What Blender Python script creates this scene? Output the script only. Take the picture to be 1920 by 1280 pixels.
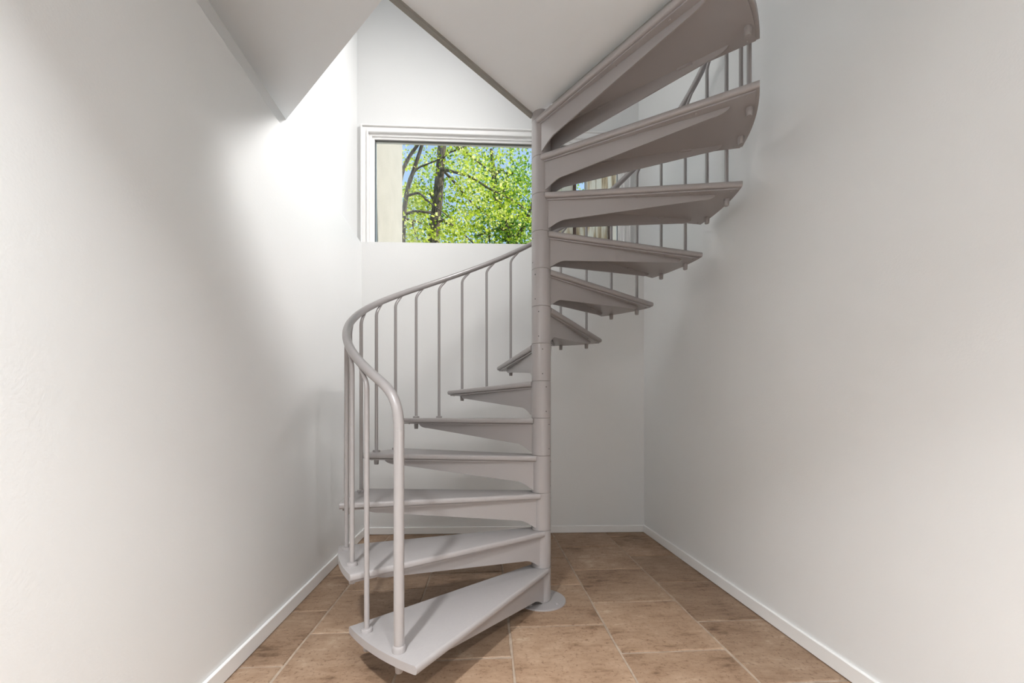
import bpy, bmesh, math, random
from mathutils import Vector, Matrix, Euler
random.seed(7)
R_ = math.radians
S = bpy.context.scene
COL = S.collection
for o in list(bpy.data.objects):
    bpy.data.objects.remove(o)

# ------------------------------------------------------------------ camera
CAM_H = 0.947
cd = bpy.data.cameras.new('camera')
cd.sensor_width = 36.0
cd.lens = 36.0 * 769.0 / 1920.0
cd.shift_y = (781 - 640) / 1920.0
cd.clip_start = 0.02
cd.clip_end = 300
cam = bpy.data.objects.new('camera', cd)
cam.location = (0, 0, CAM_H)
cam.rotation_euler = (R_(90), 0, 0)
COL.objects.link(cam)
S.camera = cam

# ------------------------------------------------------------------ exposure, world, lights
S.view_settings.view_transform = 'Standard'
S.view_settings.look = 'None'
S.view_settings.gamma = 1.0
S.view_settings.use_curve_mapping = False
S.view_settings.exposure = 0.13

SUN_ROT = (R_(38), 0, R_(86))
w = bpy.data.worlds.new('sky')
S.world = w
w.use_nodes = True
nt = w.node_tree
for n in list(nt.nodes):
    nt.nodes.remove(n)
wo = nt.nodes.new('ShaderNodeOutputWorld')
bg = nt.nodes.new('ShaderNodeBackground')
sk = nt.nodes.new('ShaderNodeTexSky')
sk.sky_type = 'HOSEK_WILKIE'
sk.turbidity = 3.0
sk.ground_albedo = 0.25
sk.sun_direction = (Euler(SUN_ROT).to_matrix() @ Vector((0, 0, 1))).normalized()
bg.inputs['Strength'].default_value = 4.3
hz = nt.nodes.new('ShaderNodeMix')
hz.data_type = 'RGBA'
hz.inputs['Factor'].default_value = 0.30
hz.inputs[7].default_value = (0.26, 0.34, 0.42, 1)
nt.links.new(sk.outputs[0], hz.inputs[6])
nt.links.new(hz.outputs[2], bg.inputs['Color'])
nt.links.new(bg.outputs[0], wo.inputs['Surface'])


def light(name, kind, loc, energy, size=0.2, aim=None, color=(1, 1, 1), size_y=None, rot=None):
    ld = bpy.data.lights.new(name, kind)
    ld.energy = energy
    ld.color = color
    if kind == 'AREA':
        if size_y:
            ld.shape = 'RECTANGLE'
            ld.size = size
            ld.size_y = size_y
        else:
            ld.shape = 'DISK'
            ld.size = size
    lo = bpy.data.objects.new(name, ld)
    lo.location = loc
    if aim is not None:
        lo.rotation_euler = (Vector(aim) - Vector(loc)).to_track_quat('-Z', 'Y').to_euler()
    if rot is not None:
        lo.rotation_euler = rot
    COL.objects.link(lo)
    return lo


sun = light('sun', 'SUN', (8, 2, 12), 6.0, rot=SUN_ROT, color=(1, 0.95, 0.86))
sun.data.angle = R_(0.6)
# the room's own downlights, set in the ceiling behind the camera
for lx, ly, le in ((-0.62, -0.10, 44), (0.66, -0.5, 27)):
    dl = light('downlight', 'AREA', (lx, ly, 2.48), le, 0.12, aim=(lx, ly, 0), color=(0.955, 0.98, 1.0))
    dl.data.spread = R_(112)
light('wall_fill', 'AREA', (0.12, -0.8, 2.485), 17, 1.1, aim=(0.12, -0.8, 0), color=(0.955, 0.98, 1.0), size_y=1.8)  # added soft fill for the side walls, not a fixture of the room
# broad soft light at the far end of the room behind the camera
light('rear_soft_light', 'AREA', (0.45, -2.9, 1.1), 1.5, 0.8, aim=(0.2, 3, 1.0), color=(0.965, 0.985, 1.0), size_y=1.6)
# added lamp standing in for upper-storey daylight, aimed at the left wall
up = light('upper_daylight_fill', 'AREA', (1.0, 1.9, 4.3), 36, 0.6, aim=(-1.25, 2.2, 2.7), color=(1.0, 0.985, 0.975), size_y=0.6)
# a small lamp standing low in the room behind, on the right
sd = light('side_lamp', 'AREA', (0.75, -0.7, 0.80), 1.6, 0.16, aim=(-0.95, 2.0, 0.35), color=(1, 0.98, 0.96))
sd.data.spread = R_(70)
up.data.spread = R_(92)


# ------------------------------------------------------------------ materials
def mat(name):
    m = bpy.data.materials.new(name)
    m.use_nodes = True
    t = m.node_tree
    b = t.nodes['Principled BSDF']
    return m, t, b


def N(t, kind, **kw):
    n = t.nodes.new(kind)
    for k, v in kw.items():
        if k in n.inputs:
            n.inputs[k].default_value = v
        else:
            setattr(n, k, v)
    return n


def bumped(t, b, scale, strength, dist=0.002, detail=3, coord='Object', stretch=None):
    tc = N(t, 'ShaderNodeTexCoord')
    src = tc.outputs[coord]
    if stretch:
        mp = N(t, 'ShaderNodeMapping')
        mp.inputs['Scale'].default_value = stretch
        t.links.new(src, mp.inputs['Vector'])
        src = mp.outputs[0]
    no = N(t, 'ShaderNodeTexNoise', Scale=scale, Detail=detail)
    t.links.new(src, no.inputs['Vector'])
    bp = N(t, 'ShaderNodeBump', Strength=strength, Distance=dist)
    t.links.new(no.outputs['Fac'], bp.inputs['Height'])
    t.links.new(bp.outputs[0], b.inputs['Normal'])
    return src, no


def plain(name, col, rough=0.5, spec=0.5, bump=None, mottle=0.0, mscale=3.0):
    m, t, b = mat(name)
    b.inputs['Base Color'].default_value = (*col, 1)
    b.inputs['Roughness'].default_value = rough
    b.inputs['Specular IOR Level'].default_value = spec
    if bump:
        src, no = bumped(t, b, *bump)
        if mottle:
            n2 = N(t, 'ShaderNodeTexNoise', Scale=mscale, Detail=4)
            t.links.new(src, n2.inputs['Vector'])
            r = N(t, 'ShaderNodeValToRGB')
            r.color_ramp.elements[0].position = 0.3
            r.color_ramp.elements[1].position = 0.7
            r.color_ramp.elements[0].color = (*[c * (1 - mottle) for c in col], 1)
            r.color_ramp.elements[1].color = (*[min(1, c * (1 + mottle)) for c in col], 1)
            t.links.new(n2.outputs['Fac'], r.inputs[0])
            t.links.new(r.outputs[0], b.inputs['Base Color'])
    return m


M_WALL = plain('painted_plaster', (0.79, 0.795, 0.79), 0.42, 0.35, (140, 0.35, 0.0012, 4), 0.012, 1.5)
M_CEIL = plain('ceiling_paint', (0.77, 0.795, 0.81), 0.8, 0.2, (260, 0.35, 0.001, 3))
M_TRIM = plain('white_trim_paint', (0.88, 0.875, 0.865), 0.3, 0.5)
M_EDGE = plain('landing_edge_paint', (0.27, 0.26, 0.235), 0.5, 0.4)
M_STAIR = plain('greige_stair_paint', (0.33, 0.308, 0.303), 0.30, 0.6, (90, 0.05, 0.001, 3))
M_GROUT = plain('pale_grout', (0.40, 0.32, 0.25), 0.9, 0.2, (120, 0.5, 0.002, 4), 0.2, 20)
M_STUCCO = plain('beige_stucco', (0.50, 0.465, 0.41), 0.9, 0.1, (90, 0.5, 0.004, 5), 0.05, 6)
M_SOIL = plain('outdoor_ground', (0.16, 0.13, 0.07), 0.95, 0.1, (10, 0.6, 0.02, 5), 0.3, 3)
M_DARK = plain('dark_screw', (0.06, 0.055, 0.05), 0.5, 0.5)
M_BROWN = plain('dark_brown_timber', (0.07, 0.03, 0.018), 0.7, 0.3, (30, 0.3, 0.003, 3))


def stair_tread_paint():
    m, t, b = mat('greige_tread_paint')
    b.inputs['Roughness'].default_value = 0.4
    src, no = bumped(t, b, 40, 0.12, 0.0012, 5, 'Object', (1.2, 14, 14))
    r = N(t, 'ShaderNodeValToRGB')
    r.color_ramp.elements[0].position = 0.3
    r.color_ramp.elements[1].position = 0.75
    r.color_ramp.elements[0].color = (0.34, 0.317, 0.312, 1)
    r.color_ramp.elements[1].color = (0.375, 0.352, 0.347, 1)
    t.links.new(no.outputs['Fac'], r.inputs[0])
    t.links.new(r.outputs[0], b.inputs['Base Color'])
    return m


M_TREAD = stair_tread_paint()


def tile_material():
    m, t, b = mat('terracotta_tile')
    b.inputs['Roughness'].default_value = 0.55
    b.inputs['Specular IOR Level'].default_value = 0.4
    tc = N(t, 'ShaderNodeTexCoord')
    oi = N(t, 'ShaderNodeObjectInfo')
    va = N(t, 'ShaderNodeVectorMath', operation='SCALE')
    va.inputs['Scale'].default_value = 37.0
    cmb = N(t, 'ShaderNodeCombineXYZ')
    for i in range(3):
        t.links.new(oi.outputs['Random'], cmb.inputs[i])
    t.links.new(cmb.outputs[0], va.inputs[0])
    ad = N(t, 'ShaderNodeVectorMath', operation='ADD')
    t.links.new(tc.outputs['Object'], ad.inputs[0])
    t.links.new(va.outputs[0], ad.inputs[1])
    n1 = N(t, 'ShaderNodeTexNoise', Scale=3.6, Detail=7, Roughness=0.62)
    n2 = N(t, 'ShaderNodeTexNoise', Scale=70, Detail=5, Roughness=0.7)
    n3 = N(t, 'ShaderNodeTexNoise', Scale=14, Detail=6, Roughness=0.7)
    mp = N(t, 'ShaderNodeMapping')
    mp.inputs['Scale'].default_value = (0.8, 2.4, 1)
    t.links.new(ad.outputs[0], mp.inputs['Vector'])
    t.links.new(ad.outputs[0], n1.inputs['Vector'])
    t.links.new(ad.outputs[0], n2.inputs['Vector'])
    t.links.new(mp.outputs[0], n3.inputs['Vector'])
    r = N(t, 'ShaderNodeValToRGB')
    e = r.color_ramp.elements
    e[0].position = 0.36
    e[0].color = (0.16, 0.092, 0.052, 1)
    e[1].position = 0.64
    e[1].color = (0.50, 0.375, 0.265, 1)
    x = e.new(0.45)
    x.color = (0.32, 0.205, 0.13, 1)
    x = e.new(0.58)
    x.color = (0.41, 0.28, 0.188, 1)
    ma = N(t, 'ShaderNodeMath', operation='MULTIPLY_ADD')
    ma.inputs[1].default_value = 0.55
    t.links.new(n1.outputs['Fac'], ma.inputs[0])
    mb_ = N(t, 'ShaderNodeMath', operation='MULTIPLY')
    mb_.inputs[1].default_value = 0.45
    t.links.new(n3.outputs['Fac'], mb_.inputs[0])
    t.links.new(mb_.outputs[0], ma.inputs[2])
    t.links.new(ma.outputs[0], r.inputs[0])
    # fine dark pitting
    r2 = N(t, 'ShaderNodeValToRGB')
    r2.color_ramp.elements[0].position = 0.30
    r2.color_ramp.elements[0].color = (0.42, 0.33, 0.27, 1)
    r2.color_ramp.elements[1].position = 0.46
    r2.color_ramp.elements[1].color = (1, 1, 1, 1)
    t.links.new(n2.outputs['Fac'], r2.inputs[0])
    mx = N(t, 'ShaderNodeMix', data_type='RGBA', blend_type='MULTIPLY')
    mx.inputs['Factor'].default_value = 0.8
    t.links.new(r.outputs[0], mx.inputs[6])
    t.links.new(r2.outputs[0], mx.inputs[7])
    # each tile a touch lighter or darker
    hs = N(t, 'ShaderNodeHueSaturation')
    mr = N(t, 'ShaderNodeMapRange')
    mr.inputs['To Min'].default_value = 0.76
    mr.inputs['To Max'].default_value = 1.02
    t.links.new(oi.outputs['Random'], mr.inputs['Value'])
    t.links.new(mr.outputs[0], hs.inputs['Value'])
    t.links.new(mx.outputs[2], hs.inputs['Color'])
    t.links.new(hs.outputs[0], b.inputs['Base Color'])
    bp = N(t, 'ShaderNodeBump', Strength=0.3, Distance=0.003)
    t.links.new(n3.outputs['Fac'], bp.inputs['Height'])
    t.links.new(bp.outputs[0], b.inputs['Normal'])
    return m


M_TILE = tile_material()


def glass_material():
    m = bpy.data.materials.new('clear_window_glass')
    m.use_nodes = True
    t = m.node_tree
    t.nodes.remove(t.nodes['Principled BSDF'])
    out = t.nodes['Material Output']
    tr = N(t, 'ShaderNodeBsdfTransparent')
    tr.inputs['Color'].default_value = (0.97, 0.985, 0.98, 1)
    gl = N(t, 'ShaderNodeBsdfGlossy', Roughness=0.0)
    fr = N(t, 'ShaderNodeFresnel', IOR=1.45)
    mx = N(t, 'ShaderNodeMixShader')
    t.links.new(fr.outputs[0], mx.inputs[0])
    t.links.new(tr.outputs[0], mx.inputs[1])
    t.links.new(gl.outputs[0], mx.inputs[2])
    t.links.new(mx.outputs[0], out.inputs['Surface'])
    return m


M_GLASS = glass_material()


def leaf_material(name, cols):
    m = bpy.data.materials.new(name)
    m.use_nodes = True
    t = m.node_tree
    t.nodes.remove(t.nodes['Principled BSDF'])
    out = t.nodes['Material Output']
    at = N(t, 'ShaderNodeAttribute', attribute_name='tone')
    r = N(t, 'ShaderNodeValToRGB')
    e = r.color_ramp.elements
    e[0].position, e[1].position = 0.0, 1.0
    e[0].color, e[1].color = (*cols[0], 1), (*cols[-1], 1)
    for i, c in enumerate(cols[1:-1]):
        x = e.new((i + 1) / (len(cols) - 1))
        x.color = (*c, 1)
    t.links.new(at.outputs['Fac'], r.inputs[0])
    df = N(t, 'ShaderNodeBsdfDiffuse')
    tl = N(t, 'ShaderNodeBsdfTranslucent')
    t.links.new(r.outputs[0], df.inputs['Color'])
    t.links.new(r.outputs[0], tl.inputs['Color'])
    mx = N(t, 'ShaderNodeMixShader')
    mx.inputs[0].default_value = 0.5
    t.links.new(df.outputs[0], mx.inputs[1])
    t.links.new(tl.outputs[0], mx.inputs[2])
    t.links.new(mx.outputs[0], out.inputs['Surface'])
    return m


M_LEAF = leaf_material('spring_leaves', [(0.15, 0.26, 0.015), (0.40, 0.52, 0.03), (0.68, 0.78, 0.09), (0.92, 0.92, 0.36)])
M_LEAF2 = leaf_material('deeper_green_leaves', [(0.08, 0.20, 0.03), (0.19, 0.38, 0.05), (0.40, 0.60, 0.10), (0.66, 0.80, 0.30)])


def bark_material():
    m, t, b = mat('furrowed_bark')
    b.inputs['Roughness'].default_value = 0.95
    src, no = bumped(t, b, 9, 1.0, 0.04, 6, 'Object', (5, 5, 0.7))
    r = N(t, 'ShaderNodeValToRGB')
    r.color_ramp.elements[0].position = 0.35
    r.color_ramp.elements[1].position = 0.68
    r.color_ramp.elements[0].color = (0.045, 0.032, 0.022, 1)
    r.color_ramp.elements[1].color = (0.23, 0.18, 0.13, 1)
    t.links.new(no.outputs['Fac'], r.inputs[0])
    t.links.new(r.outputs[0], b.inputs['Base Color'])
    return m


M_BARK = bark_material()


def streaked_board():
    m, t, b = mat('streaked_pale_timber')
    b.inputs['Roughness'].default_value = 0.9
    src, no = bumped(t, b, 2.6, 0.2, 0.003, 5, 'Object', (9, 9, 0.8))
    r = N(t, 'ShaderNodeValToRGB')
    e = r.color_ramp.elements
    e[0].position = 0.30
    e[0].color = (0.16, 0.085, 0.03, 1)
    e[1].position = 0.53
    e[1].color = (0.82, 0.73, 0.60, 1)
    x = e.new(0.42)
    x.color = (0.55, 0.40, 0.24, 1)
    t.links.new(no.outputs['Fac'], r.inputs[0])
    t.links.new(r.outputs[0], b.inputs['Base Color'])
    return m


M_BOARD = streaked_board()


# ------------------------------------------------------------------ helpers
def link(name, me, m=None, parent=None):
    o = bpy.data.objects.new(name, me)
    if m is not None and not me.materials:
        me.materials.append(m)
    COL.objects.link(o)
    if parent is not None:
        o.parent = parent
    return o


def mesh(name, bm, smooth=False, angle=None):
    bmesh.ops.recalc_face_normals(bm, faces=bm.faces)
    me = bpy.data.meshes.new(name)
    if smooth:
        for f in bm.faces:
            f.smooth = True
        if angle:
            for e in bm.edges:
                if len(e.link_faces) == 2 and e.calc_face_angle(0) > R_(angle):
                    e.smooth = False
    bm.to_mesh(me)
    bm.free()
    return me


def prism(bm, poly, z0, z1):
    lo = [bm.verts.new((x, y, z0)) for x, y in poly]
    hi = [bm.verts.new((x, y, z1)) for x, y in poly]
    n = len(poly)
    bm.faces.new(lo[::-1])
    bm.faces.new(hi)
    for i in range(n):
        j = (i + 1) % n
        bm.faces.new((lo[i], lo[j], hi[j], hi[i]))
    return bm


def hexa(bm, v):
    """Eight corners: four below (counter-clockwise), four above."""
    q = [bm.verts.new(p) for p in v]
    for f in ((3, 2, 1, 0), (4, 5, 6, 7), (0, 1, 5, 4), (1, 2, 6, 5), (2, 3, 7, 6), (3, 0, 4, 7)):
        bm.faces.new([q[i] for i in f])
    return q


def tube(bm, pts, rads, seg=14, cap=True):
    pts = [Vector(p) for p in pts]
    if not isinstance(rads, (list, tuple)):
        rads = [rads] * len(pts)
    tan = []
    for i in range(len(pts)):
        a = pts[max(0, i - 1)]
        b = pts[min(len(pts) - 1, i + 1)]
        tan.append((b - a).normalized())
    up = Vector((1, 0, 0)) if abs(tan[0].x) < 0.9 else Vector((0, 1, 0))
    nrm = (up - tan[0] * up.dot(tan[0])).normalized()
    rings = []
    for i, p in enumerate(pts):
        nrm = (nrm - tan[i] * nrm.dot(tan[i])).normalized()
        bi = tan[i].cross(nrm)
        rings.append([bm.verts.new(p + (nrm * math.cos(2 * math.pi * k / seg) + bi * math.sin(2 * math.pi * k / seg)) * rads[i]) for k in range(seg)])
    for a, b in zip(rings, rings[1:]):
        for k in range(seg):
            bm.faces.new((a[k], a[(k + 1) % seg], b[(k + 1) % seg], b[k]))
    if cap:
        bm.faces.new(rings[0][::-1])
        bm.faces.new(rings[-1])
    return bm


def lathe(bm, prof, seg=24, loc=(0, 0, 0)):
    """prof: (radius, z) list from bottom to top, closed with caps."""
    rings = []
    for r, z in prof:
        rings.append([bm.verts.new((loc[0] + r * math.cos(2 * math.pi * k / seg), loc[1] + r * math.sin(2 * math.pi * k / seg), loc[2] + z)) for k in range(seg)])
    for a, b in zip(rings, rings[1:]):
        for k in range(seg):
            bm.faces.new((a[k], a[(k + 1) % seg], b[(k + 1) % seg], b[k]))
    bm.faces.new(rings[0][::-1])
    bm.faces.new(rings[-1])
    return bm


def struct(name, bm, m, parent=None, smooth=False):
    o = link(name, mesh(name, bm, smooth, 35 if smooth else None), m, parent)
    if parent is None:
        o['kind'] = 'structure'
    return o


def tag(o, label, cat, group=None):
    o['label'] = label
    o['category'] = cat
    if group:
        o['group'] = group


# ------------------------------------------------------------------ room shell (x right, y away from the camera, z up)
YF = -3.2                 # wall behind the camera
Z_LEDGE = 2.352
Z_CEIL = 2.50
Z_TOP = 5.0


def xl(y, c=-0.918):
    return c - 0.0793 * y


def xr(y, c=1.318):
    return c - 0.069 * y


def yb(x, c=3.336):
    return c + 0.0336 * x


def yu(x, off=0.0):
    return 3.445 + 0.045 * x + off


def meet(xc, right, line):
    """crossing of a side wall and a back wall line"""
    x = -1.1
    for _ in range(30):
        y = line(x)
        x = xr(y, xc) if right else xl(y, xc)
    return x, line(x)


# left wall: the lower wall is thicker and ends in a ledge, leaning out by a hair
bm = bmesh.new()
hexa(bm, [(xl(YF) - 0.5, YF, 0), (xl(YF), YF, 0), (xl(3.9), 3.9, 0), (xl(3.9) - 0.5, 3.9, 0),
          (xl(YF) - 0.5, YF, Z_LEDGE), (xl(YF, -0.951), YF, Z_LEDGE), (xl(3.9, -0.951), 3.9, Z_LEDGE), (xl(3.9) - 0.5, 3.9, Z_LEDGE)])
wl = struct('wall_left', bm, M_WALL)
bv = wl.modifiers.new('soft_ledge', 'BEVEL')
bv.width = 0.012
bv.segments = 3
bm = bmesh.new()
prism(bm, [(xl(YF) - 0.5, YF), (xl(YF, -1.012), YF), (xl(3.62, -1.012), 3.62), (xl(3.62) - 0.5, 3.62)], Z_LEDGE, Z_TOP)
struct('wall_left_upper', bm, M_WALL)
bm = bmesh.new()
prism(bm, [(xr(YF), YF), (xr(YF) + 0.4, YF), (xr(3.64) + 0.4, 3.64), (xr(3.64), 3.64)], 0, Z_TOP)
struct('wall_right', bm, M_WALL)
# knee wall at the back with its ledge
bm = bmesh.new()
xa, xb_ = -1.25, 1.12
prism(bm, [(xa, yb(xa)), (xb_, yb(xb_)), (xb_, 3.9), (xa, 3.9)], 0, Z_LEDGE)
struct('wall_back', bm, M_WALL)
# upper back wall around the window
WX0, WX1 = -1.222, 0.982      # hole
WZ0, WZ1 = Z_LEDGE + 0.002, 3.335


def uw(bm, x0, x1, z0, z1, n0=0.0, n1=0.078):
    """block along the upper back wall; n = distance outwards from its inner face"""
    prism(bm, [(x0, yu(x0, n0)), (x1, yu(x1, n0)), (x1, yu(x1, n1)), (x0, yu(x0, n1))], z0, z1)


bm = bmesh.new()
uw(bm, -1.45, WX0, Z_LEDGE, Z_TOP)
uw(bm, WX1, 1.35, Z_LEDGE, Z_TOP)
uw(bm, WX0, WX1, WZ1, Z_TOP)
struct('wall_back_upper', bm, M_WALL)
bm = bmesh.new()
prism(bm, [(-2.2, YF - 0.2), (2.4, YF - 0.2), (2.4, YF), (-2.2, YF)], 0, Z_TOP)
struct('wall_front', bm, M_WALL)

# ceiling with the stair well cut out: its edges run at an angle to the pole
PX, PY = 0.1506, 2.117
A_ = (-0.445, 1.494)
Z0_T13 = 2.463            # just clear of the last tread
well = [(xl(2.16, -1.02) - 0.3, 2.16 + 0.26), A_, (0.112, 2.105), (0.175, 2.065), (1.30, 0.62), (1.75, 0.10)]
poly = well + [(1.75, YF), (-1.6, YF)]
bm = bmesh.new()
prism(bm, poly, Z_CEIL, Z_CEIL + 0.15)
struct('ceiling', bm, M_CEIL)
bm = bmesh.new()
prism(bm, [(-2.0, YF - 0.2), (2.4, YF - 0.2), (2.4, 3.50), (-2.0, 3.50)], Z_TOP, Z_TOP + 0.12)
struct('ceiling_upper', bm, M_CEIL)


def edge_strip(p0, p1, wid, z0, z1, side):
    d = (Vector(p1) - Vector(p0)).normalized()
    n = Vector((-d.y, d.x)) * side * wid
    bm = bmesh.new()
    prism(bm, [p0, p1, (p1[0] + n.x, p1[1] + n.y), (p0[0] + n.x, p0[1] + n.y)][:: side], z0, z1)
    return bm


# edge board of the landing, hanging a little below the plaster
struct('trim_1', edge_strip((0.112, 2.105), A_, 0.022, Z_CEIL - 0.014, Z_CEIL + 0.155, -1), M_EDGE)


struct('light_stop', edge_strip((0.20, 2.033), (1.10, 0.877), 0.02, Z0_T13, Z_CEIL + 0.155, 1), M_EDGE)  # added hidden board that blocks light leaking over the last tread

# ------------------------------------------------------------------ baseboards
def board(p0, p1, n, h, th, name):
    """p0-p1 along the wall face, n points into the room"""
    d = (Vector(p1) - Vector(p0)).normalized()
    q = Vector(n).normalized()
    bm = bmesh.new()
    prof = [(0, 0.004), (th, 0.004), (th, h - 0.003), (th - 0.003, h), (0, h)]
    a = [bm.verts.new((p0[0] + q.x * u, p0[1] + q.y * u, z)) for u, z in prof]
    b = [bm.verts.new((p1[0] + q.x * u, p1[1] + q.y * u, z)) for u, z in prof]
    bm.faces.new(a)
    bm.faces.new(b[::-1])
    for i in range(5):
        j = (i + 1) % 5
        bm.faces.new((a[i], b[i], b[j], a[j]))
    return struct(name, bm, M_TRIM)


c0 = meet(-0.918, False, yb)
c1 = meet(1.318, True, yb)
board((xl(YF), YF), c0, (1, 0.0793), 0.066, 0.011, 'baseboard_left')
board((xr(YF), YF), c1, (-1, -0.069), 0.062, 0.011, 'baseboard_right')
board(c0, c1, (0.0336, -1), 0.058, 0.011, 'baseboard_back')

# ------------------------------------------------------------------ floor: grout bed and single tiles
bm = bmesh.new()
prism(bm, [(-1.6, YF), (2.0, YF), (2.0, 3.9), (-1.6, 3.9)], -0.12, -0.0035)
floor = struct('floor', bm, M_GROUT)
EX, EY = Vector((0.998, 0.0643)), Vector((-0.0643, 0.998))
TS, TT = 0.4365, 0.445


def tile_mesh(seed):
    rnd = random.Random(seed)
    bm = bmesh.new()
    g = 0.0042
    a, b = TS / 2 - g, TT / 2 - g
    ring = []
    K = 5
    for (x0, y0, x1, y1) in ((-a, -b, a, -b), (a, -b, a, b), (a, b, -a, b), (-a, b, -a, -b)):
        for k in range(K):
            f = k / K
            ring.append((x0 + (x1 - x0) * f + rnd.uniform(-0.0022, 0.0022), y0 + (y1 - y0) * f + rnd.uniform(-0.0022, 0.0022)))
    lo = [bm.verts.new((x, y, -0.006)) for x, y in ring]
    mid = [bm.verts.new((x, y, -0.0035 + rnd.uniform(0, 0.0008))) for x, y in ring]
    hi = [bm.verts.new((x * 0.982, y * 0.982, 0.0)) for x, y in ring]
    n = len(ring)
    for p, q in ((lo, mid), (mid, hi)):
        for i in range(n):
            bm.faces.new((p[i], p[(i + 1) % n], q[(i + 1) % n], q[i]))
    bm.faces.new(hi)
    bm.faces.new(lo[::-1])
    return mesh('tile', bm)


TILES = [tile_mesh(i) for i in range(5)]
for k in range(-5, 4):
    for j in range(-7, 11):
        s = 0.5427 + (k + 0.5) * TS
        base = 2.059 if k % 2 == 0 else 1.842
        t_ = base + (j - 5 + 0.5) * TT + (TT if k % 2 else 0)
        p = EX * s + EY * t_
        if p.y < -2.2 or p.y > 3.62 or p.x < xl(p.y) - 0.24 or p.x > xr(p.y) + 0.24:
            continue
        o = link('tile', random.choice(TILES), M_TILE, floor)
        o.location = (p.x, p.y, random.uniform(-0.0006, 0.0006))
        o.rotation_euler = (0, 0, math.atan2(EX.y, EX.x) + random.uniform(-0.002, 0.002) + (math.pi if random.random() < 0.5 else 0))

# ------------------------------------------------------------------ window
win = bpy.data.objects.new('window_1', None)
win.location = (-0.12, yu(-0.12), Z_LEDGE)
COL.objects.link(win)
win['kind'] = 'structure'


def frame_part(name, x0, x1, z0, z1, wid, n0, n1, m, bottom=0.03, bev=0.003):
    """one rectangular frame with mitred corners, built in wall coordinates"""
    bm = bmesh.new()
    xs = [(x0, z0), (x1, z0), (x1, z1), (x0, z1)]
    ys = [(x0 + wid, z0 + bottom), (x1 - wid, z0 + bottom), (x1 - wid, z1 - wid), (x0 + wid, z1 - wid)]
    for i in range(4):
        j = (i + 1) % 4
        q = [xs[i], xs[j], ys[j], ys[i]]
        f = [bm.verts.new((x, yu(x, n0), z)) for x, z in q]
        k = [bm.verts.new((x, yu(x, n1), z)) for x, z in q]
        bm.faces.new(f)
        bm.faces.new(k[::-1])
        for a in range(4):
            b = (a + 1) % 4
            bm.faces.new((f[a], k[a], k[b], f[b]))
    bmesh.ops.remove_doubles(bm, verts=bm.verts, dist=1e-5)
    me = mesh(name, bm)
    o = link(name, me, m, win)
    o.matrix_parent_inverse = Matrix.Translation(-win.location)
    b_ = o.modifiers.new('eased', 'BEVEL')
    b_.width = bev
    b_.segments = 2
    b_.limit_method = 'ANGLE'
    return o


cz = Z_LEDGE + 0.001
frame_part('backband', -1.243, 1.004, cz, 3.352, 0.012, -0.026, 0.0, M_TRIM, 0.012)
frame_part('casing', -1.231, 0.992, cz, 3.340, 0.044, -0.012, 0.03, M_TRIM, 0.02)
frame_part('casing_bead', -1.197, 0.958, cz, 3.306, 0.014, -0.020, 0.03, M_TRIM, 0.012)
frame_part('jamb', -1.183, 0.944, cz, 3.292, 0.022, 0.002, 0.10, M_TRIM, 0.03)
frame_part('sash', -1.163, 0.924, cz, 3.272, 0.020, 0.014, 0.075, M_TRIM, 0.032, 0.004)
frame_part('gasket', -1.1445, 0.9055, cz, 3.2535, 0.003, 0.022, 0.050, plain('grey_gasket', (0.25, 0.25, 0.255), 0.6), 0.034, 0.0005)
bm = bmesh.new()
uw(bm, -1.142, 0.903, cz + 0.03, 3.2505, 0.030, 0.036)
g = link('pane', mesh('pane', bm), M_GLASS, win)
g.matrix_parent_inverse = Matrix.Translation(-win.location)

# ------------------------------------------------------------------ outside the window
bm = bmesh.new()
prism(bm, [(-40, 3.9), (40, 3.9), (40, 70), (-40, 70)], 1.9, 2.05)
struct('ground_outside', bm, M_SOIL)
bm = bmesh.new()
prism(bm, [(-1.50, 3.475), (-1.205, 3.475), (-1.203, 4.50), (-1.50, 4.50)], Z_LEDGE + 0.004, 5.6)
prism(bm, [(-1.49, 3.905), (-1.21, 3.905), (-1.21, 4.49), (-1.49, 4.49)], 2.05, Z_LEDGE + 0.004)
struct('wall_outside', bm, M_STUCCO)

# weathered board screen seen through the right of the window
scr = bpy.data.objects.new('timber_screen', None)
scr.location = (0.95, 4.6, 2.05)
COL.objects.link(scr)
tag(scr, 'pale timber board screen with brown vertical streaks outside the window behind the stair treads', 'screen')


def px_x(u, y):
    return (u - 960) / 769 * y


def px_z(v, y):
    return CAM_H + (781 - v) / 769 * y


def slab(name, x0, x1, y0, y1, z0, z1, m, parent, bev=0.004):
    bm = bmesh.new()
    prism(bm, [(x0, y0), (x1, y0), (x1, y1), (x0, y1)], z0, z1)
    o = link(name, mesh(name, bm), m, parent)
    o.matrix_parent_inverse = Matrix.Translation(-parent.location)
    b_ = o.modifiers.new('eased', 'BEVEL')
    b_.width = bev
    b_.segments = 2
    return o


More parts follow.
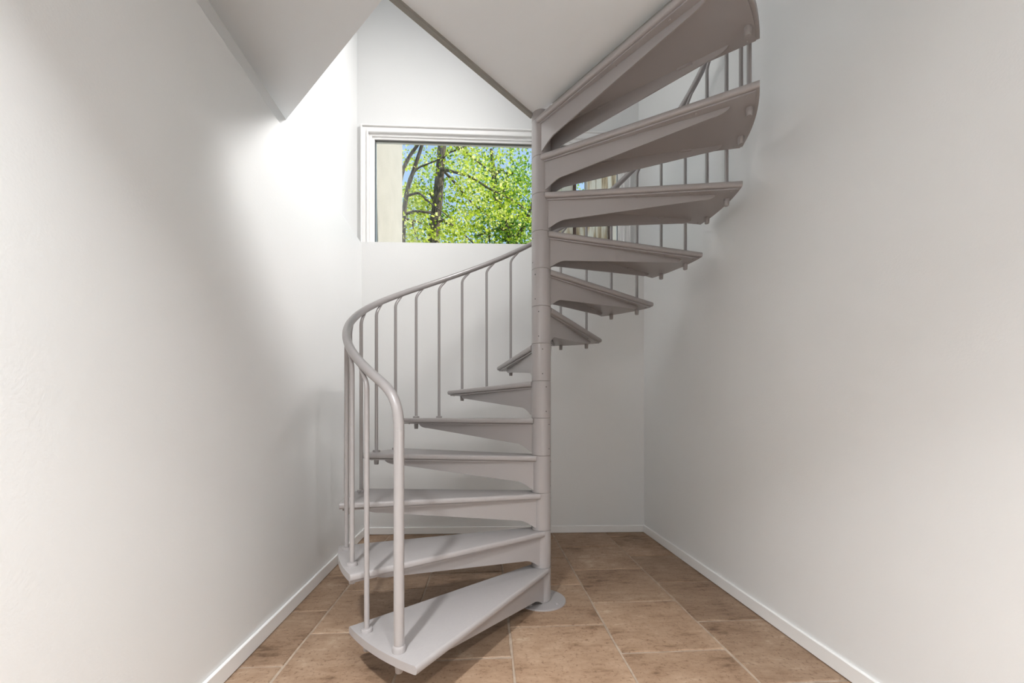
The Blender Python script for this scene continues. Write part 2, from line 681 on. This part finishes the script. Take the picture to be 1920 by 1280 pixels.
Y_ = 4.6
edges = [1030, 1053, 1075]
for a, b in zip(edges, edges[1:]):
    slab('board', px_x(a, Y_) + 0.002, px_x(b, Y_) - 0.002, Y_, Y_ + 0.025 + random.uniform(0, .006), 2.05, 4.15, M_BOARD, scr)
slab('board', px_x(1080, Y_), px_x(1097, Y_), Y_ + 0.01, Y_ + 0.03, 2.05, px_z(378, Y_), M_BOARD, scr)
edges = [1101, 1117, 1139]
for a, b in zip(edges, edges[1:]):
    slab('board', px_x(a, Y_) + 0.002, px_x(b, Y_) - 0.002, Y_, Y_ + 0.025 + random.uniform(0, .006), 2.05, 4.15, M_BOARD, scr)
edges = [1139, 1162, 1184, 1206, 1230]
for a, b in zip(edges, edges[1:]):
    slab('board', px_x(a, Y_) + 0.002, px_x(b, Y_) - 0.002, Y_ + 0.004, Y_ + 0.03, 2.05, 4.15, M_BOARD, scr)
slab('post', px_x(1075, Y_), px_x(1080, Y_), Y_ - 0.02, Y_ + 0.05, 2.05, 4.15, M_BROWN, scr)
slab('post', px_x(1097, Y_), px_x(1101.5, Y_), Y_ - 0.01, Y_ + 0.05, 2.05, 3.62, M_STUCCO, scr)
slab('post', px_x(1140, Y_), px_x(1144.5, Y_), Y_ - 0.03, Y_ + 0.004, 2.05, 3.30, M_BROWN, scr)
slab('rail', px_x(1030, Y_), px_x(1230, Y_), Y_ + 0.034, Y_ + 0.07, 3.95, 4.04, M_BROWN, scr)
slab('rail', px_x(1030, Y_), px_x(1230, Y_), Y_ + 0.034, Y_ + 0.07, 2.30, 2.39, M_BROWN, scr)


# ------------------------------------------------------------------ trees
def smooth_path(pts, n=5):
    pts = [Vector(p) for p in pts]
    out = []
    for i in range(len(pts) - 1):
        p0 = pts[max(0, i - 1)]
        p1, p2 = pts[i], pts[i + 1]
        p3 = pts[min(len(pts) - 1, i + 2)]
        for k in range(n):
            t = k / n
            out.append(0.5 * ((2 * p1) + (p2 - p0) * t + (2 * p0 - 5 * p1 + 4 * p2 - p3) * t * t + (3 * p1 - p0 - 3 * p2 + p3) * t ** 3))
    out.append(pts[-1])
    return out


def limb(name, parent, pts, r0, r1, seg=8):
    p = smooth_path(pts)
    rads = [(r0 + (r1 - r0) * i / (len(p) - 1)) * random.uniform(0.94, 1.06) for i in range(len(p))]
    bm = bmesh.new()
    tube(bm, [q - Vector(parent.location) for q in p], rads, seg)
    return link(name, mesh(name, bm, True), M_BARK, parent)


def leaves(name, parent, anchors, per, spread, size, m, seed, tone=(0, 1)):
    """one mesh of small folded leaves in sprays around the anchor points"""
    rnd = random.Random(seed)
    V, F, T = [], [], []
    base = Vector(parent.location)
    for c in anchors:
        c = Vector(c) - base
        ct = rnd.uniform(*tone)
        dr = Vector((rnd.gauss(0, 1), rnd.gauss(0, 1), rnd.gauss(-0.2, 0.5))).normalized()
        for _ in range(per):
            p = c + Vector((rnd.gauss(0, spread), rnd.gauss(0, spread), rnd.gauss(0, spread * 0.55))) + dr * rnd.uniform(-spread, spread) * 1.6
            L = size * rnd.uniform(0.6, 1.25)
            W = L * rnd.uniform(0.42, 0.6)
            ax = Vector((rnd.gauss(0, 1), rnd.gauss(0, 1), rnd.gauss(-0.5, 0.7))).normalized()
            nn = Vector((rnd.gauss(0, 0.9), rnd.gauss(0, 0.9), 1.0))
            sd = ax.cross(nn)
            if sd.length < 1e-3:
                continue
            sd.normalize()
            up = sd.cross(ax)
            i = len(V)
            V += [p, p + ax * L * 0.45 + sd * W + up * W * 0.35, p + ax * L, p + ax * L * 0.45 - sd * W + up * W * 0.35]
            F += [(i, i + 1, i + 2), (i, i + 2, i + 3)]
            tt = min(1, max(0, ct + rnd.gauss(0, 0.22)))
            T += [tt] * 4
    me = bpy.data.meshes.new(name)
    me.from_pydata(V, [], F)
    at = me.attributes.new('tone', 'FLOAT', 'POINT')
    at.data.foreach_set('value', T)
    o = link(name, me, m, parent)
    o['kind'] = 'stuff'
    return o


def pp(u, v, y):
    """a place outside, y metres away, named by where the photograph shows it"""
    return Vector((px_x(u, y), y, px_z(v, y)))


def new_tree(loc, label):
    t = bpy.data.objects.new('tree', None)
    t.location = loc
    COL.objects.link(t)
    tag(t, label, 'tree', None)
    return t


def clear(pts, stems):
    """drop sprays that would hang right in front of or inside the named stems"""
    out = []
    for p in pts:
        ok = True
        for path, r in stems:
            for a in path:
                if abs(a.z - p.z) < 0.35 and a.y + 0.5 > p.y:
                    k = a.y / p.y
                    if abs(p.x * k - a.x) < r:
                        ok = False
        if ok:
            out.append(p)
    return out


def crown(n, cx, cy, cz, rx, ry, rz, seed, hollow=()):
    rnd = random.Random(seed)
    out = []
    while len(out) < n:
        v = Vector((rnd.uniform(-1, 1), rnd.uniform(-1, 1), rnd.uniform(-1, 1)))
        if v.length > 1:
            continue
        p = Vector((cx + v.x * rx, cy + v.y * ry, cz + v.z * rz))
        # sparser pockets that let the sky through
        q = math.sin(p.x * 2.3 + p.z * 1.1 + seed) * math.sin(p.z * 2.9 - p.x * 0.9) + 0.5 * math.sin(p.x * 5.1 + p.y * 2.0)
        if q < -0.45 and rnd.random() < 0.75:
            continue
        if any((p - h).length < r for h, r in hollow):
            continue
        out.append(p)
    return out


def along(paths, step, jitter, seed):
    rnd = random.Random(seed)
    out = []
    for pts in paths:
        p = smooth_path(pts, 6)
        for a, b in zip(p, p[1:]):
            k = max(1, int((b - a).length / step))
            for i in range(k):
                out.append(a.lerp(b, i / k) + Vector((rnd.gauss(0, jitter), rnd.gauss(0, jitter), rnd.gauss(-jitter * 0.4, jitter))))
    return out


# the thick trunk left of the middle of the window
Y1 = 10.0
t1 = new_tree((pp(811, 470, Y1).x, Y1, 2.05), 'tall tree with the thickest furrowed trunk, left of the window centre')
limb('trunk', t1, [(px_x(806, Y1), Y1, 2.0), pp(812.5, 460, Y1), pp(818, 400, Y1), pp(824, 335, Y1), pp(829, 270, Y1), pp(836, 190, Y1), pp(838, 110, Y1)], 0.155, 0.075, 14)
S1 = smooth_path([pp(812.5, 460, Y1), pp(818, 400, Y1), pp(824, 335, Y1), pp(829, 270, Y1)], 6)
S2 = smooth_path([pp(755, 460, 8.6), pp(758, 397, 8.6), pp(765, 352, 8.6), pp(776, 318, 8.6), pp(791, 272, 8.6)], 6)
STEMS = [(S1, 0.36), (S2, 0.17)]
B1 = [
    [pp(819, 388, Y1), pp(811, 372, Y1), pp(803, 357, Y1 - .1)],
    [pp(826, 302, Y1), pp(833, 293, Y1 - .2), pp(842, 286, Y1 - .3), pp(866, 277, Y1 - .5), pp(890, 262, Y1 - .6)],
    [pp(822, 316, Y1), pp(850, 322, Y1 - .4), pp(885, 333, Y1 - .8), pp(915, 352, Y1 - 1.1), pp(955, 372, Y1 - 1.4), pp(985, 392, Y1 - 1.5)],
    [pp(823, 311, Y1), pp(855, 345, Y1 + .3), pp(880, 375, Y1 + .6), pp(905, 397, Y1 + .8), pp(935, 420, Y1 + .9)],
    [pp(817, 384, Y1), pp(795, 372, Y1 + .4), pp(782, 362, Y1 + .6), pp(766, 358, Y1 + .8)],
    [pp(815, 410, Y1), pp(845, 420, Y1 - .5), pp(870, 440, Y1 - .8), pp(892, 460, Y1 - 1)],
    [pp(830, 262, Y1), pp(868, 281, Y1 + .5), pp(896, 303, Y1 + .8), pp(930, 330, Y1 + 1)],
    [pp(816, 398, Y1), pp(790, 398, Y1 - .3), pp(765, 401, Y1 - .5), pp(740, 415, Y1 - .6)],
]
for i, b in enumerate(B1):
    limb('branch', t1, b, 0.036 if i else 0.05, 0.010, 6)
leaves('foliage', t1, clear(along(B1[1:], 0.30, 0.22, 3), STEMS) + crown(190, px_x(870, Y1), Y1 + 1.9, 7.2, 3.4, 1.2, 2.6, 4), 32, 0.17, 0.072, M_LEAF, 11, (0.25, 0.95))

# the two thin leaning trunks at the left
Y2 = 8.6
t2 = new_tree((px_x(752, Y2), Y2, 2.05), 'slim forked tree leaning right beside the beige outside wall')
limb('trunk', t2, [(px_x(752, Y2), Y2, 2.0), pp(755, 460, Y2), pp(758, 397, Y2), pp(765, 352, Y2), pp(776, 318, Y2), pp(791, 272, Y2), pp(806, 215, Y2)], 0.062, 0.03, 10)
limb('trunk', t2, [(px_x(744, Y2), Y2 + .15, 2.0), pp(744, 400, Y2 + .15), pp(750, 345, Y2 + .15), pp(757, 316, Y2 + .15), pp(768, 293, Y2 + .15), pp(784, 270, Y2 + .15), pp(800, 240, Y2)], 0.05, 0.028, 10)
B2 = [
    [pp(772, 328, Y2), pp(784, 315, Y2), pp(800, 308, Y2 - .1), pp(820, 300, Y2 - .2), pp(838, 291, Y2 - .3)],
    [pp(762, 368, Y2), pp(785, 362, Y2 - .2), pp(800, 375, Y2 - .3), pp(822, 392, Y2 - .5), pp(850, 412, Y2 - .6)],
    [pp(757, 403, Y2), pp(775, 396, Y2 - .1), pp(800, 398, Y2 - .2), pp(826, 408, Y2 - .3), pp(850, 425, Y2 - .4)],
    [pp(756, 408, Y2), pp(768, 412, Y2 + .1), pp(785, 416, Y2 + .2), pp(800, 425, Y2 + .3)],
    [pp(772, 412, Y2), pp(777, 432, Y2), pp(786, 455, Y2)],
]
for b in B2:
    limb('branch', t2, b, 0.026, 0.008, 6)
leaves('foliage', t2, clear(along(B2, 0.34, 0.18, 5), STEMS) + crown(30, px_x(762, Y2), Y2 + .9, 6.2, 1.2, 0.5, 1.5, 9), 20, 0.13, 0.07, M_LEAF, 12, (0.3, 1.0))

# the crooked darker tree at the right
Y3 = 12.5
t3 = new_tree((px_x(962, Y3), Y3, 2.05), 'crooked dark forked tree seen just left of the stair pole')
limb('trunk', t3, [(px_x(975, Y3), Y3, 2.0), pp(962, 470, Y3), pp(956, 445, Y3), pp(947, 424, Y3), pp(940, 400, Y3), pp(930, 370, Y3), pp(926, 330, Y3), pp(921, 280, Y3)], 0.20, 0.05, 12)
B3 = [
    [pp(958, 450, Y3), pp(972, 441, Y3), pp(984, 420, Y3 - .2), pp(994, 395, Y3 - .3), pp(1004, 360, Y3 - .4)],
    [pp(952, 434, Y3), pp(962, 416, Y3), pp(972, 402, Y3 + .2), pp(982, 380, Y3 + .3)],
    [pp(948, 428, Y3), pp(930, 430, Y3), pp(912, 436, Y3 - .2), pp(892, 443, Y3 - .3)],
    [pp(936, 388, Y3), pp(950, 335, Y3), pp(962, 326, Y3 - .2)],
    [pp(926, 330, Y3), pp(940, 318, Y3), pp(948, 325, Y3 - .2), pp(966, 322, Y3 - .2)],
    [pp(916, 428, Y3), pp(918, 455, Y3)],
]
for i, b in enumerate(B3):
    limb('branch', t3, b, 0.10 if i == 0 else 0.055, 0.02, 7)
hol = [(pp(935, 372, Y3), .55), (pp(985, 350, Y3), .6), (pp(965, 395, Y3), .5)]
leaves('foliage', t3, along(B3, 0.45, 0.35, 6) + crown(120, px_x(940, Y3), Y3 + .4, 7.0, 3.2, 1.6, 2.4, 15, hol), 24, 0.2, 0.10, M_LEAF2, 13, (0.15, 0.85))

# further trees behind them
Y4 = 17.0
for i, (u, lab, ml, nn) in enumerate(((800, 'distant pale green tree behind the thick trunk', M_LEAF, 110),
                                      (905, 'distant bluish green tree low behind the window centre', M_LEAF2, 120),
                                      (1040, 'distant green tree behind the stair pole', M_LEAF2, 230))):
    y = Y4 + i * 1.2
    t = new_tree((px_x(u, y), y, 2.05), lab)
    limb('trunk', t, [(px_x(u, y), y, 2.0), (px_x(u, y) + .1, y, 5.0), (px_x(u, y) - .1, y, 8.0)], 0.16, 0.05, 8)
    for s in (-1, 1):
        limb('branch', t, [(px_x(u, y), y, 5.2), (px_x(u, y) + s * .8, y - .2, 6.3), (px_x(u, y) + s * 1.7, y, 7.6)], 0.06, 0.02, 6)
    leaves('foliage', t, crown(nn, px_x(u, y), y, 7.0 if i != 1 else 6.3, 2.9, 1.5, 3.0 if i != 1 else 2.2, 20 + i), 26, 0.26, 0.12, ml, 40 + i, (0.3, 0.95))

# ------------------------------------------------------------------ the spiral staircase
RISE = 0.19
Z0 = -0.011
NT = 13
A0 = R_(-117.2869)
STEP = R_(22.8237)
WID = R_(23.7524)
RT = 0.966
RP = 0.0496
BT = 0.0275            # board thickness

root = bpy.data.objects.new('spiral_staircase', None)
root.location = (PX, PY, 0)
COL.objects.link(root)
tag(root, 'greige painted spiral staircase with open wedge treads and slim balusters around a centre pole', 'staircase')


def wedge(Rout, off, din, dang, s_in, r_in, narc=14):
    """plan outline of a tread between two lines tangent to the pole.
    off: distance of each edge line from the pole axis at the inner end, din/dang: inset at the outer end"""
    a_f = -dang
    a_b = -WID + dang
    mid = -WID / 2

    def edge(sgn, ang):
        # line from outer corner to the tangent point of a circle of radius off
        P = Vector((Rout * math.cos(ang), Rout * math.sin(ang)))
        dl = math.asin(off / Rout)
        dirv = ang - sgn * dl
        nrm = Vector((math.cos(dirv + sgn * math.pi / 2), math.sin(dirv + sgn * math.pi / 2)))
        return P, nrm * off + Vector((math.cos(dirv), math.sin(dirv))) * s_in
    Pf, If = edge(1, a_f)
    Pb, Ib = edge(-1, a_b)
    arc_out = [Vector((Rout * math.cos(a_f + (a_b - a_f) * k / narc), Rout * math.sin(a_f + (a_b - a_f) * k / narc))) for k in range(narc + 1)]
    b0 = math.atan2(If.y, If.x) - R_(4)
    b1 = math.atan2(Ib.y, Ib.x) + R_(4)
    if b1 > b0:
        b1 -= 2 * math.pi
    arc_in = [Vector((r_in * math.cos(b1 + (b0 - b1) * k / 10), r_in * math.sin(b1 + (b0 - b1) * k / 10))) for k in range(11)]
    return arc_out, [Ib] + arc_in + [If]


def board_mesh():
    ao, ai = wedge(RT, 0.0525, 0, 0, 0.020, RP + 0.0008)
    bm = bmesh.new()
    pts = ao + ai
    prism(bm, [(p.x, p.y) for p in pts], -BT, 0)
    no = len(ao)
    ntot = len(pts)
    bm.verts.ensure_lookup_table()
    bm.verts.index_update()
    be = []
    for e in bm.edges:
        i, j = sorted(v.index for v in e.verts)
        i2, j2 = i % ntot, j % ntot
        same = (i // ntot) == (j // ntot)
        if same and {i2, j2} in ({no - 1, no}, {0, ntot - 1}):
            be.append(e)
    bmesh.ops.bevel(bm, geom=be, offset=0.0115, segments=5, profile=0.5, affect='EDGES')
    return mesh('tread', bm, True, 28)


def plate_mesh():
    ao, ai = wedge(RT - 0.013, 0.038, 0, R_(0.85), 0.03, RP + 0.0008)
    bm = bmesh.new()
    prism(bm, [(p.x, p.y) for p in ao + ai], -BT - 0.0085, -BT - 0.0018)
    return mesh('support_plate', bm)


def gusset_mesh(sgn):
    """tapering fin under the tread; sgn 1 front, -1 back"""
    ang = -R_(3.1) if sgn > 0 else -WID + R_(3.1)
    Ro = 0.862
    P = Vector((Ro * math.cos(ang), Ro * math.sin(ang)))
    off = 0.034
    dl = math.asin(off / Ro)
    dirv = ang - sgn * dl
    d = Vector((math.cos(dirv), math.sin(dirv)))
    nrm = Vector((math.cos(dirv + sgn * math.pi / 2), math.sin(dirv + sgn * math.pi / 2)))
    s0 = math.sqrt(RP ** 2 - off ** 2) - 0.001
    L = (P - nrm * off).dot(d)
    zt = -BT - 0.007
    prof = [(s0, zt), (s0, -0.176)]
    prof += [(s0 + 0.012, -0.170)]
    for k in range(1, 8):          # concave sweep away from the pole
        a = k / 7
        prof.append((s0 + 0.012 + 0.088 * a, -0.170 + 0.038 * math.sin(a * math.pi / 2)))
    prof.append((L - 0.075, -0.062))
    for k in range(1, 7):          # rounded toe
        a = k / 6 * math.pi / 2
        prof.append((L - 0.075 + 0.075 * math.sin(a) ** 0.9, zt - (0.062 + zt) * (math.cos(a)) ** 1.15))
    th = 0.0055
    bm = bmesh.new()
    A = [bm.verts.new((*(nrm * off + d * s), z)) for s, z in prof]
    Bv = [bm.verts.new((*(nrm * (off - th) + d * s), z)) for s, z in prof]
    bm.faces.new(A)
    bm.faces.new(Bv[::-1])
    n = len(prof)
    for i in range(n):
        j = (i + 1) % n
        bm.faces.new((A[i], A[j], Bv[j], Bv[i]))
    # weld tabs on the inner side
    for f in (0.36, 0.80):
        s = s0 + (L - s0) * f
        q = []
        for (ss, oo, zz) in ((s - .03, off - th, zt), (s + .03, off - th, zt), (s + .03, off - th - .006, zt), (s - .03, off - th - .006, zt)):
            q.append((*(nrm * oo + d * ss), zz - 0.010))
        hexa(bm, q + [(x, y, z + 0.010) for x, y, z in q])
    return mesh('gusset', bm)


def screws_mesh():
    bm = bmesh.new()
    for sgn in (1, -1):
        ang = -R_(1.75) if sgn > 0 else -WID + R_(1.75)
        for f in (0.22, 0.5, 0.76, 0.955):
            r = RT * f
            a = ang + (R_(1.6) * (1 - f) * 0.6) * sgn
            lathe(bm, [(0.0042, -BT - 0.0118), (0.0058, -BT - 0.0082)], 8, (r * math.cos(a), r * math.sin(a), 0))
    return mesh('screw', bm)


def nut_mesh():
    bm = bmesh.new()
    lathe(bm, [(0.0105, -0.034), (0.012, -0.032), (0.0135, -0.012), (0.0135, 0.0)], 14)
    return mesh('baluster_nut', bm, True, 40)


def flange_mesh(r, h, r_in):
    bm = bmesh.new()
    lathe(bm, [(r, 0), (r, h * 0.55), (r * 0.93, h * 0.85), (r_in, h)], 22)
    return mesh('flange', bm, True, 35)


ME_BOARD = board_mesh()
ME_PLATE = plate_mesh()
ME_GF, ME_GB = gusset_mesh(1), gusset_mesh(-1)
ME_SCREW = screws_mesh()
ME_NUT = nut_mesh()
ME_FLANGE = flange_mesh(0.0205, 0.013, 0.0105)

# centre pole
bm = bmesh.new()
lathe(bm, [(RP - 0.003, 0.002), (RP - 0.003, 2.62)], 32)
pole = link('centre_pole', mesh('centre_pole', bm, True, 40), M_STAIR, root)
bm = bmesh.new()
lathe(bm, [(0.126, 0.0), (0.126, 0.006), (0.124, 0.008)], 48)
bp_ = link('base_plate', mesh('base_plate', bm, True, 40), M_STAIR, root)
bm = bmesh.new()
lathe(bm, [(0.0105, 0), (0.0105, 0.003), (0.006, 0.0065)], 6)
ME_BOLT = mesh('bolt', bm)
for a in (-38, 52, 142, 232):
    o = link('bolt', ME_BOLT, M_STAIR, bp_)
    o.location = (0.095 * math.cos(R_(a)), 0.095 * math.sin(R_(a)), 0.008)
bm = bmesh.new()
g_ = 0.0026
lathe(bm, [(RP - g_ * .8, -RISE + 0.0004), (RP, -RISE + g_ * .9), (RP, -g_ * .9), (RP - g_ * .8, -0.0004)], 40)
ME_SLEEVE = mesh('sleeve', bm, True, 30)
bm = bmesh.new()
for zz in (-0.031, -0.155):
    v = Vector((math.cos(math.pi - WID / 2), math.sin(math.pi - WID / 2), 0))
    tube(bm, [v * (RP - 0.001) + Vector((0, 0, zz)), v * (RP + 0.0006) + Vector((0, 0, zz))], 0.0031, 8)
ME_PIN = mesh('set_screw', bm)

RB = 0.932            # radius of the baluster circle
RAIL_UP = 0.832       # rail axis above a tread, at its first baluster
SLOPE = RISE / STEP   # climb per radian
PHI1 = R_(5.9)
PHI2 = R_(17.5)
RAIL_R = 0.0172
A_NEWEL = A0 - R_(6.7)


def rail_z(theta):
    """theta: clockwise angle from the first baluster place of tread one"""
    return Z0 + RISE + RAIL_UP + SLOPE * theta


def baluster_mesh(zrise):
    """local: base at origin, radial +x, climb goes towards -y"""
    r = 0.0092
    zb = zrise                                  # underside of the rail straight above
    L = 0.056
    end = zb + SLOPE * L / RB + 0.003
    pts = [(0, 0, -0.03), (0, 0, 0.02), (0, 0, zb - 0.20)]
    rad = [r, r, r]
    p0, p1, p2, p3 = (Vector((0, 0, zb - 0.055)), Vector((0, 0, zb - 0.026)), Vector((0, -0.016, zb - 0.014)), Vector((0, -L, end)))
    for k in range(10):
        t = k / 9
        pts.append(tuple(p0 * (1 - t) ** 3 + p1 * 3 * t * (1 - t) ** 2 + p2 * 3 * t * t * (1 - t) + p3 * t ** 3))
        rad.append(r * (1 - 0.22 * t))
    bm = bmesh.new()
    tube(bm, pts, rad, 12)
    return mesh('baluster', bm, True, 50)


# the baluster's bent end lies just under the rail
ME_BAL1 = baluster_mesh(RAIL_UP - RAIL_R)
ME_BAL2 = baluster_mesh(RAIL_UP + SLOPE * (PHI2 - PHI1) - RAIL_R)
ME_BAL3 = baluster_mesh(RAIL_UP + SLOPE * (R_(18.8) - PHI1) - RAIL_R)

for n in range(1, NT + 1):
    zt = Z0 + n * RISE
    rot = A0 - STEP * (n - 1)
    tr = link('tread', ME_BOARD, M_TREAD, root)
    tr.location = (0, 0, zt)
    tr.rotation_euler = (0, 0, rot)
    link('support_plate', ME_PLATE, M_STAIR, tr)
    link('gusset', ME_GF, M_STAIR, tr)
    link('gusset', ME_GB, M_STAIR, tr)
    sc = link('screw_heads', ME_SCREW, M_STAIR, tr)
    sc['kind'] = 'stuff'
    sl = link('sleeve', ME_SLEEVE, M_STAIR, pole)
    sl.location = (0, 0, zt)
    if n == 1:
        sl.scale = (1, 1, (zt - 0.009) / RISE)
    sl.rotation_euler = (0, 0, rot)
    pn = link('set_screws', ME_PIN, M_DARK, pole)
    pn['kind'] = 'stuff'
    pn.location = (0, 0, zt)
    pn.rotation_euler = (0, 0, rot)
    for i, (ph, me) in enumerate(((PHI1, ME_BAL1), (PHI2, ME_BAL2))):
        if n == 1 and i == 0:
            a = A_NEWEL
        else:
            a = rot - ph if not (n <= 2 and i) else rot - R_(18.8)
        x, y = RB * math.cos(a), RB * math.sin(a)
        nt_ = link('baluster_nut', ME_NUT, M_STAIR, tr)
        c, s = math.cos(-rot), math.sin(-rot)
        nt_.location = (x * c - y * s, x * s + y * c, -BT - 0.0082)
        if n == 1 and i == 0:
            continue
        b = link('baluster', ME_BAL3 if (n <= 2 and i) else me, M_STAIR, root)
        b.location = (x, y, zt)
        b.rotation_euler = (0, 0, a)
        link('flange', ME_FLANGE, M_STAIR, b)

# top sleeve above the last tread
o = link('sleeve', ME_SLEEVE, M_STAIR, pole)
o.location = (0, 0, Z0 + RISE * NT + 0.19)

# newel post and handrail
nz = Z0 + RISE
nx, ny = RB * math.cos(A_NEWEL), RB * math.sin(A_NEWEL)
th0 = R_(6.7 - 5.9)
zc = rail_z(th0 + R_(5.5))
bm = bmesh.new()
tube(bm, [(nx, ny, nz), (nx, ny, nz + 0.3), (nx, ny, zc - 0.16)], RAIL_R, 20)
nw = link('newel_post', mesh('newel_post', bm, True, 50), M_STAIR, root)
fl = link('flange', flange_mesh(0.0222, 0.022, 0.0185), M_STAIR, nw)
fl.location = (nx, ny, nz)


def rail_pt(th):
    a = A0 - PHI1 - th
    return Vector((RB * math.cos(a), RB * math.sin(a), rail_z(th)))


th_s = th0 + R_(7.5)
P3 = rail_pt(th_s)
T3 = (rail_pt(th_s + 0.01) - P3).normalized()
P0 = Vector((nx, ny, zc - 0.16))
P1 = P0 + Vector((0, 0, 0.105))
P2 = P3 - T3 * 0.085
pts = []
for k in range(14):
    t = k / 14
    pts.append(P0 * (1 - t) ** 3 + P1 * 3 * t * (1 - t) ** 2 + P2 * 3 * t * t * (1 - t) + P3 * t ** 3)
th_e = STEP * (NT - 1) + PHI2 - PHI1 + R_(3)
M_ = 150
for k in range(M_ + 1):
    pts.append(rail_pt(th_s + (th_e - th_s) * k / M_))
bm = bmesh.new()
tube(bm, pts, RAIL_R, 20)
link('handrail', mesh('handrail', bm, True, 50), M_STAIR, root)
